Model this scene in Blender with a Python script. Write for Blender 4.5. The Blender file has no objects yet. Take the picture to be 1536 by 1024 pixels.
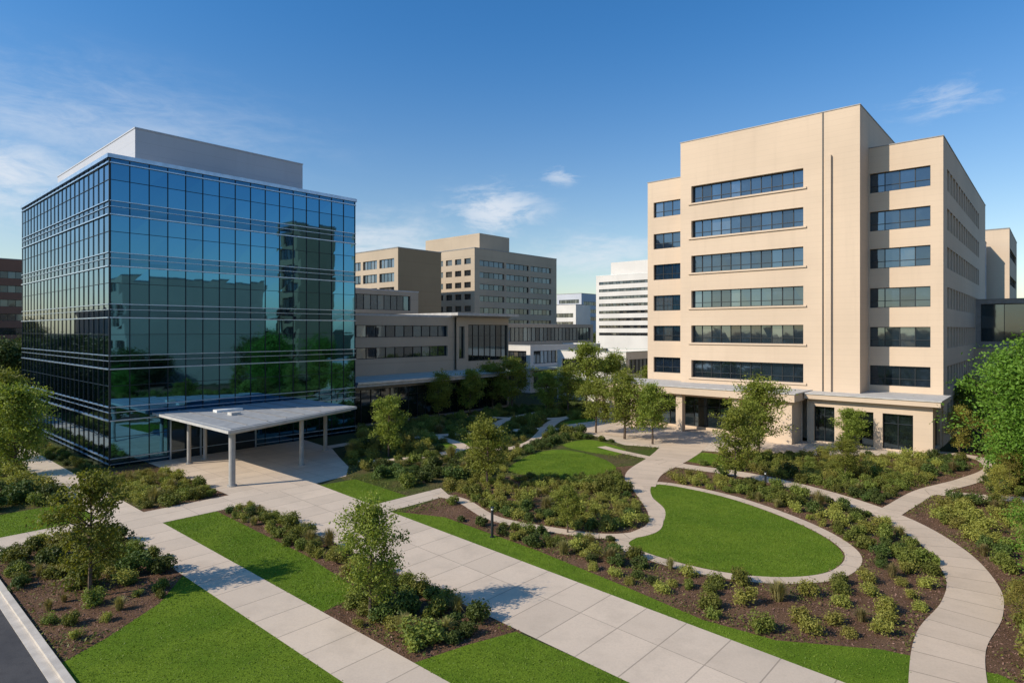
import bpy, math, random
import numpy as np
from mathutils import Vector
random.seed(7); rng=np.random.default_rng(7)
sc=bpy.context.scene
TH=math.radians(48.4); CB,SB=math.cos(TH),math.sin(TH)
def P(u,v,z=None):
    x=CB*u-SB*v; y=SB*u+CB*v
    return (x,y) if z is None else (x,y,z)
def UV(x,y): return (CB*x+SB*y, -SB*x+CB*y)

# ---------------------------------------------------------------- materials
def newmat(name):
    m=bpy.data.materials.new(name); m.use_nodes=True
    nt=m.node_tree; nt.nodes.clear()
    return m,nt
class N:
    def __init__(s,nt): s.nt=nt
    def __call__(s,t,**kw):
        n=s.nt.nodes.new(t)
        for k,v in kw.items(): setattr(n,k,v)
        return n
    def l(s,a,b): s.nt.links.new(a,b)
    def math(s,op,a,b=None,clamp=False):
        n=s.nt.nodes.new('ShaderNodeMath'); n.operation=op; n.use_clamp=clamp
        for i,x in enumerate((a,b)):
            if x is None: continue
            if isinstance(x,(int,float)): n.inputs[i].default_value=x
            else: s.l(x,n.inputs[i])
        return n.outputs[0]
    def mix(s,f,a,b,mode='MIX'):
        n=s.nt.nodes.new('ShaderNodeMix'); n.data_type='RGBA'; n.blend_type=mode
        for i,x in ((0,f),(6,a),(7,b)):
            if isinstance(x,(int,float)): n.inputs[i].default_value=x
            elif isinstance(x,tuple): n.inputs[i].default_value=(*x,1) if len(x)==3 else x
            else: s.l(x,n.inputs[i])
        return n.outputs[2]
    def noise(s,scale,detail=4,rough=.55,vec=None,dist=0):
        n=s.nt.nodes.new('ShaderNodeTexNoise'); n.inputs['Scale'].default_value=scale
        n.inputs['Detail'].default_value=detail; n.inputs['Roughness'].default_value=rough; n.inputs['Distortion'].default_value=dist
        if vec is not None: s.l(vec,n.inputs['Vector'])
        return n.outputs[0]
    def ramp(s,f,a,b):
        n=s.nt.nodes.new('ShaderNodeMapRange'); n.interpolation_type='SMOOTHSTEP'
        n.inputs[1].default_value=a; n.inputs[2].default_value=b; s.l(f,n.inputs[0]); return n.outputs[0]
    def out(s,sh):
        o=s.nt.nodes.new('ShaderNodeOutputMaterial'); s.l(sh,o.inputs[0]); return o
def pbsdf(g,col,rough=.8,metal=0,spec=.4,normal=None):
    b=g('ShaderNodeBsdfPrincipled')
    if isinstance(col,tuple): b.inputs['Base Color'].default_value=(*col,1)
    else: g.l(col,b.inputs['Base Color'])
    if isinstance(rough,(int,float)): b.inputs['Roughness'].default_value=rough
    else: g.l(rough,b.inputs['Roughness'])
    b.inputs['Metallic'].default_value=metal; b.inputs['Specular IOR Level'].default_value=spec
    if normal is not None: g.l(normal,b.inputs['Normal'])
    return b
def bump(g,h,strength=.4,dist=.02):
    n=g('ShaderNodeBump'); n.inputs['Strength'].default_value=strength; n.inputs['Distance'].default_value=dist
    g.l(h,n.inputs['Height']); return n.outputs[0]
def pos(g): return g('ShaderNodeNewGeometry').outputs['Position']

def mat_wall(name,c,joint=.62,jd=.055,streakamt=.2):
    m,nt=newmat(name); g=N(nt); p=pos(g)
    sep=g('ShaderNodeSeparateXYZ'); g.l(p,sep.inputs[0])
    big=g.noise(.12,3,.5,p); fine=g.noise(3.5,5,.6,p)
    mp=g('ShaderNodeMapping'); mp.inputs['Scale'].default_value=(.9,.9,.06); g.l(p,mp.inputs[0])
    streak=g.noise(1.2,4,.6,mp.outputs[0])
    col=g.mix(g.ramp(big,.35,.65),tuple(x*.95 for x in c),tuple(min(1,x*1.04) for x in c))
    col=g.mix(g.math('MULTIPLY',g.ramp(streak,.5,.75),streakamt),col,tuple(x*.75 for x in c))
    col=g.mix(g.math('MULTIPLY',fine,.12),col,tuple(x*.7 for x in c))
    if joint:
        fr=g.math('FRACT',g.math('DIVIDE',sep.outputs[2],joint))
        ln=g.math('LESS_THAN',fr,.06)
        row=g('ShaderNodeTexWhiteNoise',noise_dimensions='1D'); g.l(g.math('FLOOR',g.math('DIVIDE',sep.outputs[2],joint)),row.inputs['W'])
        col=g.mix(g.math('MULTIPLY',row.outputs[0],.08),col,tuple(x*.72 for x in c))
        col=g.mix(g.math('MULTIPLY',ln,jd*2.5),col,tuple(x*.45 for x in c))
    g.out(pbsdf(g,col,.85,0,.25,bump(g,fine,.15,.02)).outputs[0]); return m
def mat_simple(name,c,rough=.6,metal=0,spec=.4,var=.12,scale=1.5):
    m,nt=newmat(name); g=N(nt); p=pos(g)
    n=g.noise(scale,5,.6,p)
    col=g.mix(g.ramp(n,.3,.7),tuple(x*(1-var) for x in c),tuple(min(1,x*(1+var)) for x in c))
    g.out(pbsdf(g,col,rough,metal,spec,bump(g,g.noise(scale*12,3,.6,p),.08,.01)).outputs[0]); return m
def mat_curtain(name,c,diff=(.005,.014,.018)):
    m,nt=newmat(name); g=N(nt)
    geo=g('ShaderNodeNewGeometry'); r=geo.outputs['Random Per Island']
    n=g.noise(.35,2,.5,geo.outputs['Position'])
    col=g.mix(g.math('MULTIPLY',r,.45),c,tuple(x*.68 for x in c))
    b=pbsdf(g,col,.02,1.0,.5,bump(g,n,.03,.10))
    d=pbsdf(g,diff,.1,0,.5)
    mx=g('ShaderNodeMixShader'); mx.inputs[0].default_value=.15
    g.l(b.outputs[0],mx.inputs[1]); g.l(d.outputs[0],mx.inputs[2]); g.out(mx.outputs[0]); return m
def mat_window(name,dark=(.010,.016,.024),blind=(.10,.10,.09),refl=.2,thr=.82,tint=(.24,.44,.66)):
    m,nt=newmat(name); g=N(nt)
    geo=g('ShaderNodeNewGeometry'); r=geo.outputs['Random Per Island']
    n=g.noise(.9,3,.6,geo.outputs['Position'])
    col=g.mix(g.math('MULTIPLY',g.math('GREATER_THAN',r,thr),.6),dark,blind)
    col=g.mix(g.ramp(n,.5,.75),col,tuple(x*2.2 for x in dark))
    b=pbsdf(g,col,.05,0,.5)
    mt=pbsdf(g,tint,.03,1.0,.5,bump(g,g.noise(.5,2,.5,geo.outputs['Position']),.04,.12))
    mx=g('ShaderNodeMixShader'); g.l(g.math('MULTIPLY',g.math('ADD',.55,r),refl),mx.inputs[0])
    g.l(b.outputs[0],mx.inputs[1]); g.l(mt.outputs[0],mx.inputs[2]); g.out(mx.outputs[0]); return m
def mat_concrete(name,c,jx=2.75,jy=1.9):
    m,nt=newmat(name); g=N(nt); p=pos(g)
    uv=g('ShaderNodeUVMap').outputs[0]; sep=g('ShaderNodeSeparateXYZ'); g.l(uv,sep.inputs[0])
    dx=g.math('DIVIDE',sep.outputs[0],jx); dy=g.math('DIVIDE',sep.outputs[1],jy)
    lx=g.math('LESS_THAN',g.math('FRACT',dx),.04/jx); ly=g.math('LESS_THAN',g.math('FRACT',dy),.05/jy)
    ln=g.math('MAXIMUM',lx,ly)
    cmb=g('ShaderNodeCombineXYZ'); g.l(g.math('FLOOR',dx),cmb.inputs[0]); g.l(g.math('FLOOR',dy),cmb.inputs[1])
    wn=g('ShaderNodeTexWhiteNoise',noise_dimensions='3D'); g.l(cmb.outputs[0],wn.inputs[0])
    col=g.mix(wn.outputs[0],tuple(x*.92 for x in c),tuple(x*1.05 for x in c))
    st=g.noise(.55,6,.65,p); fine=g.noise(14,5,.7,p); big=g.noise(.13,3,.5,p)
    col=g.mix(g.math('MULTIPLY',g.ramp(st,.42,.75),.42),col,tuple(x*.64 for x in c))
    col=g.mix(g.math('MULTIPLY',g.ramp(big,.4,.65),.2),col,(c[0]*.75,c[1]*.78,c[2]*.8))
    col=g.mix(g.math('MULTIPLY',g.ramp(fine,.4,.7),.25),col,tuple(x*.62 for x in c))
    col=g.mix(g.math('MULTIPLY',ln,.6),col,tuple(x*.3 for x in c))
    g.out(pbsdf(g,col,.85,0,.3,bump(g,fine,.2,.01)).outputs[0]); return m
def mat_ground(name,c1,c2,c3,s1=.35,s2=18,bs=.6,bd=.05,mid=2.5):
    m,nt=newmat(name); g=N(nt); p=pos(g)
    a=g.noise(s1,5,.6,p); b=g.noise(s2,6,.75,p); d=g.noise(mid,4,.6,p)
    col=g.mix(g.ramp(a,.35,.65),c1,c2)
    col=g.mix(g.math('MULTIPLY',g.ramp(b,.42,.68),.75),col,c3)
    col=g.mix(g.math('MULTIPLY',g.ramp(d,.45,.7),.35),col,tuple(x*.6 for x in c1))
    g.out(pbsdf(g,col,.95,0,.1,bump(g,b,bs,bd)).outputs[0]); return m
def mat_leaf(name,c1,c2,tr=.35,big=1.6,objvar=.5,sat=.95):
    m,nt=newmat(name); g=N(nt)
    geo=g('ShaderNodeNewGeometry'); oi=g('ShaderNodeObjectInfo')
    n=g.noise(big,3,.6,geo.outputs['Position'])
    f=g.math('ADD',g.math('MULTIPLY',geo.outputs['Random Per Island'],.5),g.math('MULTIPLY',g.ramp(n,.35,.65),.5))
    col=g.mix(f,c1,c2)
    hs=g('ShaderNodeHueSaturation'); g.l(col,hs.inputs['Color'])
    g.l(g.math('ADD',.474,g.math('MULTIPLY',oi.outputs['Random'],.036)),hs.inputs['Hue'])
    g.l(g.math('ADD',1-objvar/2,g.math('MULTIPLY',oi.outputs['Random'],objvar)),hs.inputs['Value'])
    hs.inputs['Saturation'].default_value=sat
    b=pbsdf(g,hs.outputs[0],.55,0,.25)
    t=g('ShaderNodeBsdfTranslucent'); g.l(g.mix(1.0,hs.outputs[0],(1.25,1.25,.6),'MULTIPLY'),t.inputs[0])
    mx=g('ShaderNodeMixShader'); mx.inputs[0].default_value=tr
    g.l(b.outputs[0],mx.inputs[1]); g.l(t.outputs[0],mx.inputs[2]); g.out(mx.outputs[0]); return m

M={}
M['wall']=mat_wall('limestone_panels',(.62,.488,.362))
M['wall_old']=mat_wall('precast_tan',(.46,.375,.28),3.6,.05)
M['wall_brown']=mat_wall('brown_wall_and_painted_shade',(.33,.235,.14),3.6,.05)  # brown wall; also paints the shaded side of the tan clinic tower
M['wall_white']=mat_wall('white_panels',(.66,.63,.59),0)
M['wall_red']=mat_wall('red_brick_wall',(.26,.13,.09),.3,.05)
M['wall_grey']=mat_wall('grey_metal_panels',(.49,.51,.56),1.1,.06)
M['coping']=mat_simple('metal_coping',(.24,.23,.22),.45,.2)
M['roof']=mat_simple('roof_membrane',(.36,.34,.32),.9)
M['slab']=mat_simple('canopy_concrete',(.46,.445,.42),.7)
M['canopy']=mat_simple('canopy_metal_panel',(.36,.37,.37),.5,.1)
M['frame']=mat_simple('dark_window_frame',(.03,.035,.04),.4,.3)
M['fin']=mat_simple('aluminium_fin',(.42,.52,.64),.3,.7)
M['mull']=mat_simple('dark_mullion',(.008,.016,.024),.5,.1)
M['col']=mat_simple('column_paint',(.34,.33,.31),.6)
M['curtain']=mat_curtain('blue_curtain_glass',(.085,.27,.44))
M['spandrel']=mat_curtain('spandrel_glass',(.055,.175,.30))
M['window']=mat_window('window_glass',refl=.19)
M['window_bg']=mat_window('window_glass_distant',(.02,.022,.024),(.13,.115,.09),.08,.6)
M['window_lt']=mat_window('window_glass_light',(.03,.035,.038),(.20,.17,.13),.22,.5)
M['dglass']=mat_window('dark_store_glass',(.007,.011,.011),(.05,.045,.03),.12,.85)
M['greenroof']=mat_simple('pale_metal_roof',(.40,.45,.40),.6)
M['conc']=mat_concrete('path_concrete',(.615,.50,.385))
M['conc2']=mat_concrete('garden_path_concrete',(.59,.465,.345),50,1.6)
M['kerb']=mat_simple('kerb_concrete',(.50,.45,.39),.85)
M['asphalt']=mat_ground('asphalt',(.065,.065,.07),(.085,.083,.085),(.045,.045,.047),.3,30,.3,.01)
M['lawn']=mat_ground('lawn_grass',(.10,.175,.012),(.15,.225,.018),(.06,.105,.009),.3,16,.9,.06,1.4)
M['mulch']=mat_ground('bark_mulch',(.20,.12,.072),(.15,.085,.05),(.065,.037,.022),.5,13,1.0,.09)
M['cover']=mat_ground('groundcover',(.075,.11,.018),(.13,.10,.048),(.035,.055,.012),.25,6,1.0,.15)
M['earth']=mat_ground('earth_grass',(.045,.06,.022),(.07,.065,.035),(.03,.042,.015),.02,4,.5,.1)
M['white']=mat_simple('white_paint',(.75,.75,.72),.5)
M['bark']=mat_simple('tree_bark',(.11,.08,.06),.95,0,.1,.3,6)
M['leaf_tree']=mat_leaf('tree_leaves',(.105,.15,.015),(.28,.32,.042))
M['leaf_far']=mat_leaf('distant_tree_leaves',(.035,.06,.012),(.10,.13,.025),.2)
M['leaf_yel']=mat_leaf('yellow_tree_leaves',(.18,.18,.022),(.36,.33,.055))
M['leaf_big']=mat_leaf('bright_green_leaves',(.065,.145,.010),(.165,.285,.022))
M['leaf_dk']=mat_leaf('dark_shrub_leaves',(.04,.072,.012),(.11,.155,.026),.22)
M['leaf_md']=mat_leaf('shrub_leaves',(.092,.122,.016),(.22,.25,.038),.3)
M['leaf_lt']=mat_leaf('light_shrub_leaves',(.18,.19,.024),(.36,.36,.062),.3)
M['leaf_gr']=mat_leaf('ornamental_grass',(.17,.15,.045),(.34,.30,.11),.3)
M['blade']=mat_leaf('grass_blades',(.10,.17,.012),(.185,.26,.022),.3,.5,0,.97)
M['chip']=mat_leaf('bark_chips',(.10,.055,.033),(.31,.195,.12),.0,.8,0)
M['low']=mat_leaf('low_groundcover_leaves',(.06,.095,.014),(.20,.215,.036),.25,.9,0)

# ---------------------------------------------------------------- mesh builder
class MB:
    def __init__(s): s.v=[];s.f=[];s.m=[];s.mats=[]
    def mi(s,k):
        if k not in s.mats: s.mats.append(k)
        return s.mats.index(k)
    def quad(s,a,b,c,d,k):
        n=len(s.v); s.v+= [a,b,c,d]; s.f.append((n,n+1,n+2,n+3)); s.m.append(s.mi(k))
    def poly(s,pts,k):
        n=len(s.v); s.v+=list(pts); s.f.append(tuple(range(n,n+len(pts)))); s.m.append(s.mi(k))
    def prism(s,poly,z0,z1,k,top=None):
        n=len(poly)
        s.poly([(x,y,z1) for x,y in poly],top or k); s.poly([(x,y,z0) for x,y in reversed(poly)],k)
        for i in range(n):
            a=poly[i];b=poly[(i+1)%n]; s.quad((a[0],a[1],z0),(b[0],b[1],z0),(b[0],b[1],z1),(a[0],a[1],z1),k)
    def ubox(s,u0,u1,v0,v1,z0,z1,k,top=None):
        s.prism([P(u0,v0),P(u1,v0),P(u1,v1),P(u0,v1)],z0,z1,k,top)
    def cyl(s,x,y,z0,z1,r,k,n=14):
        s.prism([(x+r*math.cos(2*math.pi*i/n),y+r*math.sin(2*math.pi*i/n)) for i in range(n)],z0,z1,k)
    def obj(s,name,parent=None,smooth=False):
        me=bpy.data.meshes.new(name); me.from_pydata(s.v,[],s.f)
        for k in s.mats: me.materials.append(M[k])
        me.polygons.foreach_set('material_index',s.m); me.update()
        o=bpy.data.objects.new(name,me); sc.collection.objects.link(o)
        if parent: o.parent=parent
        return o
def empty(name):
    e=bpy.data.objects.new(name,None); sc.collection.objects.link(e); e.empty_display_size=.5; return e

class Face:
    """wall plane in site coordinates, running along axis u or v, 'out' = outward sign on the other axis"""
    def __init__(s,axis,fixed,start,out): s.ax=axis; s.fx=fixed; s.st=start; s.out=out
    def pt(s,t,z,d=0):
        if s.ax=='v': return P(s.fx+s.out*d,s.st+t,z)
        return P(s.st+t,s.fx+s.out*d,z)
    def box(s,mb,t0,t1,z0,z1,d0,d1,k):
        a=[s.pt(t0,0,d0)[:2],s.pt(t1,0,d0)[:2],s.pt(t1,0,d1)[:2],s.pt(t0,0,d1)[:2]]
        mb.prism(a,z0,z1,k)
def wall(mb,F,L,z0,z1,ops,k='wall',glass='window',frame='frame',depth=.4,mull=1.3,trans=None,mw=.07):
    ss=sorted(set([0,L]+[o[0] for o in ops]+[o[1] for o in ops])); zs=sorted(set([z0,z1]+[o[2] for o in ops]+[o[3] for o in ops]))
    for j in range(len(zs)-1):
        i=0
        def op(i): 
            cs=(ss[i]+ss[i+1])/2; cz=(zs[j]+zs[j+1])/2
            return any(o[0]<cs<o[1] and o[2]<cz<o[3] for o in ops)
        while i<len(ss)-1:
            if op(i): i+=1; continue
            k2=i
            while k2+1<len(ss)-1 and not op(k2+1): k2+=1
            mb.quad(F.pt(ss[i],zs[j]),F.pt(ss[k2+1],zs[j]),F.pt(ss[k2+1],zs[j+1]),F.pt(ss[i],zs[j+1]),k)
            i=k2+1
    for (a,b,c,d) in ops:
        D=-depth
        mb.quad(F.pt(a,c),F.pt(b,c),F.pt(b,c,D),F.pt(a,c,D),k); mb.quad(F.pt(a,d),F.pt(b,d),F.pt(b,d,D),F.pt(a,d,D),k)
        mb.quad(F.pt(a,c),F.pt(a,d),F.pt(a,d,D),F.pt(a,c,D),k); mb.quad(F.pt(b,c),F.pt(b,d),F.pt(b,d,D),F.pt(b,c,D),k)
        n=max(1,round((b-a)/mull)); w=(b-a)/n
        for i in range(n):
            j=[random.uniform(-.006,.006) for _ in range(4)]
            mb.quad(F.pt(a+i*w,c,D+j[0]),F.pt(a+i*w+w,c,D+j[1]),F.pt(a+i*w+w,d,D+j[2]),F.pt(a+i*w,d,D+j[3]),glass)
        for i in range(n+1):
            t=min(max(a+i*w,a+mw/2+.003),b-mw/2-.003)
            F.box(mb,t-mw/2,t+mw/2,c+.003,d-.003,D+.01,D+.09,frame)
        F.box(mb,a+.003,b-.003,c+.004,c+.08,D+.012,D+.1,frame); F.box(mb,a+.003,b-.003,d-.08,d-.004,D+.012,D+.1,frame)
        if trans: F.box(mb,a+.003,b-.003,d-trans-.03,d-trans+.03,D+.012,D+.085,frame)
def roofset(mb,u0,u1,v0,v1,z,par=.7,k='wall',cop='coping',w=.35,cl=.1):
    mb.quad(P(u0+.01,v0+.01,z-par),P(u1-.01,v0+.01,z-par),P(u1-.01,v1-.01,z-par),P(u0+.01,v1-.01,z-par),'roof')
    e=.06
    mb.ubox(u0-e,u0+w,v0-e,v1+e,z+.002,z+cl,cop); mb.ubox(u1-w,u1+e,v0-e,v1+e,z+.002,z+cl,cop)
    mb.ubox(u0+w,u1-w,v0-e,v0+w,z+.002,z+cl,cop); mb.ubox(u0+w,u1-w,v1-w,v1+e,z+.002,z+cl,cop)
    mb.ubox(u0+w-.02,u0+w,v0+w,v1-w,z-par,z,k); mb.ubox(u1-w,u1-w+.02,v0+w,v1-w,z-par,z,k)
def block(mb,u0,u1,v0,v1,z0,z1,west=(),south=(),north=(),k='wall',**kw):
    wall(mb,Face('v',u0,v0,-1),v1-v0,z0,z1,list(west),k,**kw)
    wall(mb,Face('u',v0,u0,-1),u1-u0,z0,z1,list(south),k,**kw)
    wall(mb,Face('u',v1,u0,1),u1-u0,z0,z1,list(north),k,**kw)
    wall(mb,Face('v',u1,v0,1),v1-v0,z0,z1,[],k,**kw)
def grid_ops(L,tops,h,w,gap,m0,m1):
    out=[];t=m0
    while t+w<=L-m1+.01:
        out+=[(t,t+w,z-h,z) for z in tops]; t+=w+gap
    return out

# ---------------------------------------------------------------- glass office building
gb=empty('glass_office_building')
U0,U1,V0,V1,HT=16.9,41.9,61.8,96.0,27.0
mb=MB(); mf=MB()
def curtain(F,L,z0,z1,floor=4.5,pw=1.56):
    nf=round((z1-z0)/floor); n=round(L/pw); w=L/n
    for f in range(nf):
        b=z0+f*floor
        for (c,d,k) in ((b,b+.75,'spandrel'),(b+.75,b+2.6,'curtain'),(b+2.6,b+4.05,'curtain'),(b+4.05,b+4.5,'spandrel')):
            for i in range(n):
                j=[random.uniform(-.004,.004) for _ in range(4)]
                mb.quad(F.pt(i*w,c,j[0]),F.pt(i*w+w,c,j[1]),F.pt(i*w+w,d,j[2]),F.pt(i*w,d,j[3]),k)
        for zz,hh,dd,kk in ((b+.75,.07,.12,'fin'),(b+.28,.05,.09,'fin'),(b+4.05,.10,.15,'fin'),(b+2.6,.04,.05,'mull')):
            F.box(mf,-.0,L,zz,zz+hh,.012,dd,kk)
    for i in range(n+1):
        t=min(max(i*w,.04),L-.04); F.box(mf,t-.03,t+.03,z0,z1,.013,.06,'mull')
    F.box(mf,-.12,L+.12,z1+.003,z1+.35,-.4,.18,'fin')
curtain(Face('v',U0,V0,-1),V1-V0,0,HT)
curtain(Face('u',V0,U0,-1),U1-U0,0,HT)
curtain(Face('v',U1,V0,1),V1-V0,0,HT)
mb.ubox(U0+.3,U1-.3,V0+.3,V1,HT-.6,HT-.3,'roof')
mb.ubox(U0+.5,U1-.5,V1-.3,V1,0,HT-.6,'spandrel')
mf.ubox(U0-.05,U0+.1,V0-.05,V0+.1,0,HT,'mull')
mb.obj('curtain_wall',gb); mf.obj('mullions_and_fins',gb)
mp=MB(); mp.ubox(U0+2.9,U0+20,V0+3,V0+31,HT-.3,30.9,'wall_grey','roof'); mp.ubox(U0+2.85,U0+20.05,V0+2.95,V0+31.05,30.902,31.02,'wall_grey')
mp.obj('rooftop_plant_screen',gb)
md=MB()
F=Face('u',V0,U0,-1)
for t in (4.8,7.5,10.2,12.9): F.box(md,t,t+.12,0,3.6,.1,.22,'fin')
F.box(md,4.8,13.02,3.6,3.85,.1,.26,'fin')
F.box(md,4.9,12.9,.05,3.58,.095,.11,'dglass')
md.obj('entrance_doors',gb)
cn=empty('entrance_canopy'); mc=MB()
quadp=[P(20.4,46.3),P(35.0,51.6),P(35.0,61.6),P(20.4,61.6)]
def inset(q,d):
    c=(sum(p[0] for p in q)/4,sum(p[1] for p in q)/4)
    return [(p[0]+(c[0]-p[0])*d,p[1]+(c[1]-p[1])*d) for p in q]
mc.prism(inset(quadp,.05),4.12,4.298,'slab')
mc.prism(inset(quadp,-.02),4.30,4.52,'slab','canopy'); mc.prism(inset(quadp,.035),4.522,4.56,'canopy')
for k in range(1,7):
    a=.14*k
    q0=(quadp[0][0]+(quadp[1][0]-quadp[0][0])*a,quadp[0][1]+(quadp[1][1]-quadp[0][1])*a); q1=(quadp[3][0]+(quadp[2][0]-quadp[3][0])*a,quadp[3][1]+(quadp[2][1]-quadp[3][1])*a)
    dx,dy=CB*.04,SB*.04
    q0=(q0[0]+(q1[0]-q0[0])*.05,q0[1]+(q1[1]-q0[1])*.05)
    mc.prism([(q0[0]-dx,q0[1]-dy),(q0[0]+dx,q0[1]+dy),(q1[0]+dx,q1[1]+dy),(q1[0]-dx,q1[1]-dy)],4.562,4.60,'coping')
mc.ubox(24,26.4,57,57.8,4.562,4.76,'white'); mc.ubox(24.0,24.8,54,54.8,4.562,4.8,'slab')
mc.obj('canopy_roof',cn)
mc=MB()
for (u,v,r) in ((21.2,47.6,.24),(28.6,50.4,.19),(22.2,58.5,.17),(24.0,59.5,.17),(33.8,55,.19)):
    x,y=P(u,v); mc.cyl(x,y,0,4.12,r,'col'); mc.cyl(x,y,0,.12,r+.12,'col')
mc.obj('canopy_columns',cn)

# ---------------------------------------------------------------- beige medical building
bg=empty('beige_hospital_building'); mb=MB()
rows=[30.1,25.75,21.35,16.95,12.6,8.25]
ops=[(5.64,18.94,t-2.15,t) for t in rows]
F=Face('v',73.15,15.8,-1); wall(mb,F,20.4,0,35.8,ops,'wall',mull=1.25,trans=1.5,depth=.6)
wall(mb,Face('u',15.8,73.15,-1),20,0,35.8,[],'wall')
wall(mb,Face('u',36.2,73.15,1),20,0,35.8,[],'wall'); wall(mb,Face('v',93.15,15.8,1),20.4,0,35.8,[],'wall')
roofset(mb,73.15,93.15,15.8,36.2,35.8)
for t in rows: F.box(mb,5.3,19.3,t-2.35,t-2.152,.003,.16,'wall')
F.box(mb,3.55,3.67,5.3,35.78,.003,.05,'frame')
F.box(mb,2.75,3.3,5.3,31.0,.003,.30,'wall')
ops=[(1.0,4.9,t-2.05,t) for t in (29.2,24.95,20.8,16.65,12.6,8.4)]
block(mb,75.15,92,36.21,42.0,0,32.0,west=ops,mull=1.3,trans=1.3)
roofset(mb,75.15,92,36.21,42.0,32.0)
ops=[(1.1,6.7,t-2.15,t) for t in (29.2,25.0,20.9,16.6,12.35,8.15)]
so=grid_ops(48,(29.2,25.0,20.9,16.6,12.35,8.15,4.3),2.3,1.9,.6,3.0,9)
block(mb,77.1,125,9.0,16.5,0,32.0,west=ops,south=so,mull=1.4,trans=1.4)
roofset(mb,77.1,125,9.0,15.78,32.0)
mb.ubox(92.5,124,16.2,40,0,31.9,'wall','roof')
mb.obj('walls_and_windows',bg)
mb=MB()
wall(mb,Face('v',71.0,20.9,-1),24.6,0,4.5,[(4.5,23.8,.3,3.9)],'wall',glass='dglass',mull=1.6,trans=1.1,depth=.3)
wall(mb,Face('u',45.5,71.0,1),4.5,0,4.5,[],'wall')
mb.ubox(67.8,70.99,21.0,23.6,0,4.5,'wall')
mb.ubox(67.3,75.1,20.6,45.8,4.5,5.3,'wall','slab'); mb.ubox(67.2,75.1,20.5,45.9,5.302,5.42,'slab')
for v in (27,33.8,40,45): mb.ubox(67.9,68.7,v-.4,v+.4,0,4.498,'wall')
wall(mb,Face('v',70.9,9.1,-1),11.3,0,4.7,[(1.6,4.2,.2,3.7),(5.0,7.6,.2,3.7),(8.6,10.6,.2,3.9)],'wall',glass='dglass',mull=1.3,depth=.35,trans=1)
wall(mb,Face('u',9.1,70.9,-1),6.3,0,4.7,[(1.5,4.5,.4,3.5)],'wall',glass='dglass',depth=.35)
wall(mb,Face('u',20.4,70.9,1),3,0,4.7,[],'wall')
mb.ubox(70.2,77.08,8.4,20.5,4.702,5.2,'wall','slab'); mb.ubox(70.1,77.08,8.3,20.48,5.203,5.32,'slab')
mb.obj('entrance_podium',bg)
mb=MB()
for (u,v,w,h) in ((80,20,3,1.6),(84,30,4,1.3)): mb.ubox(u,u+w,v,v+w,35.1,35.1+h,'wall_grey')
mb.obj('rooftop_units',bg)

# ---------------------------------------------------------------- low glass podium + link building
lk=empty('low_glass_pavilion'); mb=MB()
u0,v0=UV(-19.1,75.8)
F=Face('u',v0,u0-1,-1)
wall(mb,F,29,0,5.1,[(.3,28.7,.3,4.6)],'coping',glass='dglass',mull=1.5,trans=1.1,depth=.25)
wall(mb,Face('v',u0+28,v0,1),10,0,5.1,[(.4,9.5,.3,4.6)],'coping',glass='dglass',mull=1.5,depth=.25)
mb.ubox(u0-1,u0+29.5,v0-1.6,v0+12,5.1,5.45,'slab','roof'); mb.ubox(u0-1,u0+29.7,v0-1.8,v0+12,5.452,5.7,'fin','greenroof')
mb.obj('pavilion_walls_and_roof',lk)
ml=empty('clinic_link_building'); mb=MB()
um,vm=UV(-23.6,79.8)
um-=1
block(mb,um,um+24,vm+1,vm+20,0,14.0,south=[(1,22.5,11.0,12.7),(1,22.5,8.0,9.6)],k='wall_old',mull=1.6)
roofset(mb,um,um+24,vm+1,vm+20,14.0,k='wall_old',cop='slab',cl=.3)
mb.ubox(um+24.01,um+36.3,vm+1.6,vm+18,5,14.0,'wall_old','roof')
wall(mb,Face('u',vm+.6,um+24.01,-1),12.3,5,14.0,[(.6,1.8,7.5,12.6),(2.6,12.2,7.0,12.9)],'wall_old',mull=1.4,glass='dglass',trans=1.8)
wall(mb,Face('v',um+36.32,vm+.6,1),14,5,14.0,[(.8,13,7.0,12.7)],'wall_old',mull=1.4,glass='dglass')
mb.ubox(um+23.2,um+37.6,vm-.6,vm+17,14.302,14.75,'slab','roof'); mb.ubox(um+24.1,um+36.8,vm+.7,vm+16,14.0,14.3,'coping')
mb.obj('link_walls_and_windows',ml)

# ---------------------------------------------------------------- background buildings
def ubuild(name,corner,Lu,Lv,h,k,westrows=None,southrows=None,wh=1.7,mull=1.6,glass='window_bg',split=None,pent=None,par='coping',south_k=None,ssplit=None):
    e=empty(name); mb=MB(); u,v=UV(*corner)
    w=[];s=[]
    if westrows: 
        w=grid_ops(Lv,westrows,wh,split[0],split[1],1.5,1.5) if split else [(1.5,Lv-1.5,t-wh,t) for t in westrows]
    if southrows: s=grid_ops(Lu,southrows,wh,ssplit[0],ssplit[1],2,2) if ssplit else [(2,Lu-2,t-wh,t) for t in southrows]
    wall(mb,Face('v',u,v,-1),Lv,0,h,w,k,mull=mull,glass=glass); wall(mb,Face('u',v,u,-1),Lu,0,h,s,south_k or k,mull=mull,glass=glass)
    wall(mb,Face('u',v+Lv,u,1),Lu,0,h,[],k); wall(mb,Face('v',u+Lu,v,1),Lv,0,h,[],k)
    roofset(mb,u,u+Lu,v,v+Lv,h,k=k,cop=par,w=.6,cl=.25)
    if pent:
        for (a,b,c,d,hh) in pent: mb.ubox(u+a,u+b,v+c,v+d,h-.7,hh,k,'roof')
    mb.obj('walls_and_windows',e); return e
def rws(top,n,sp): return [top-i*sp for i in range(n)]
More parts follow.
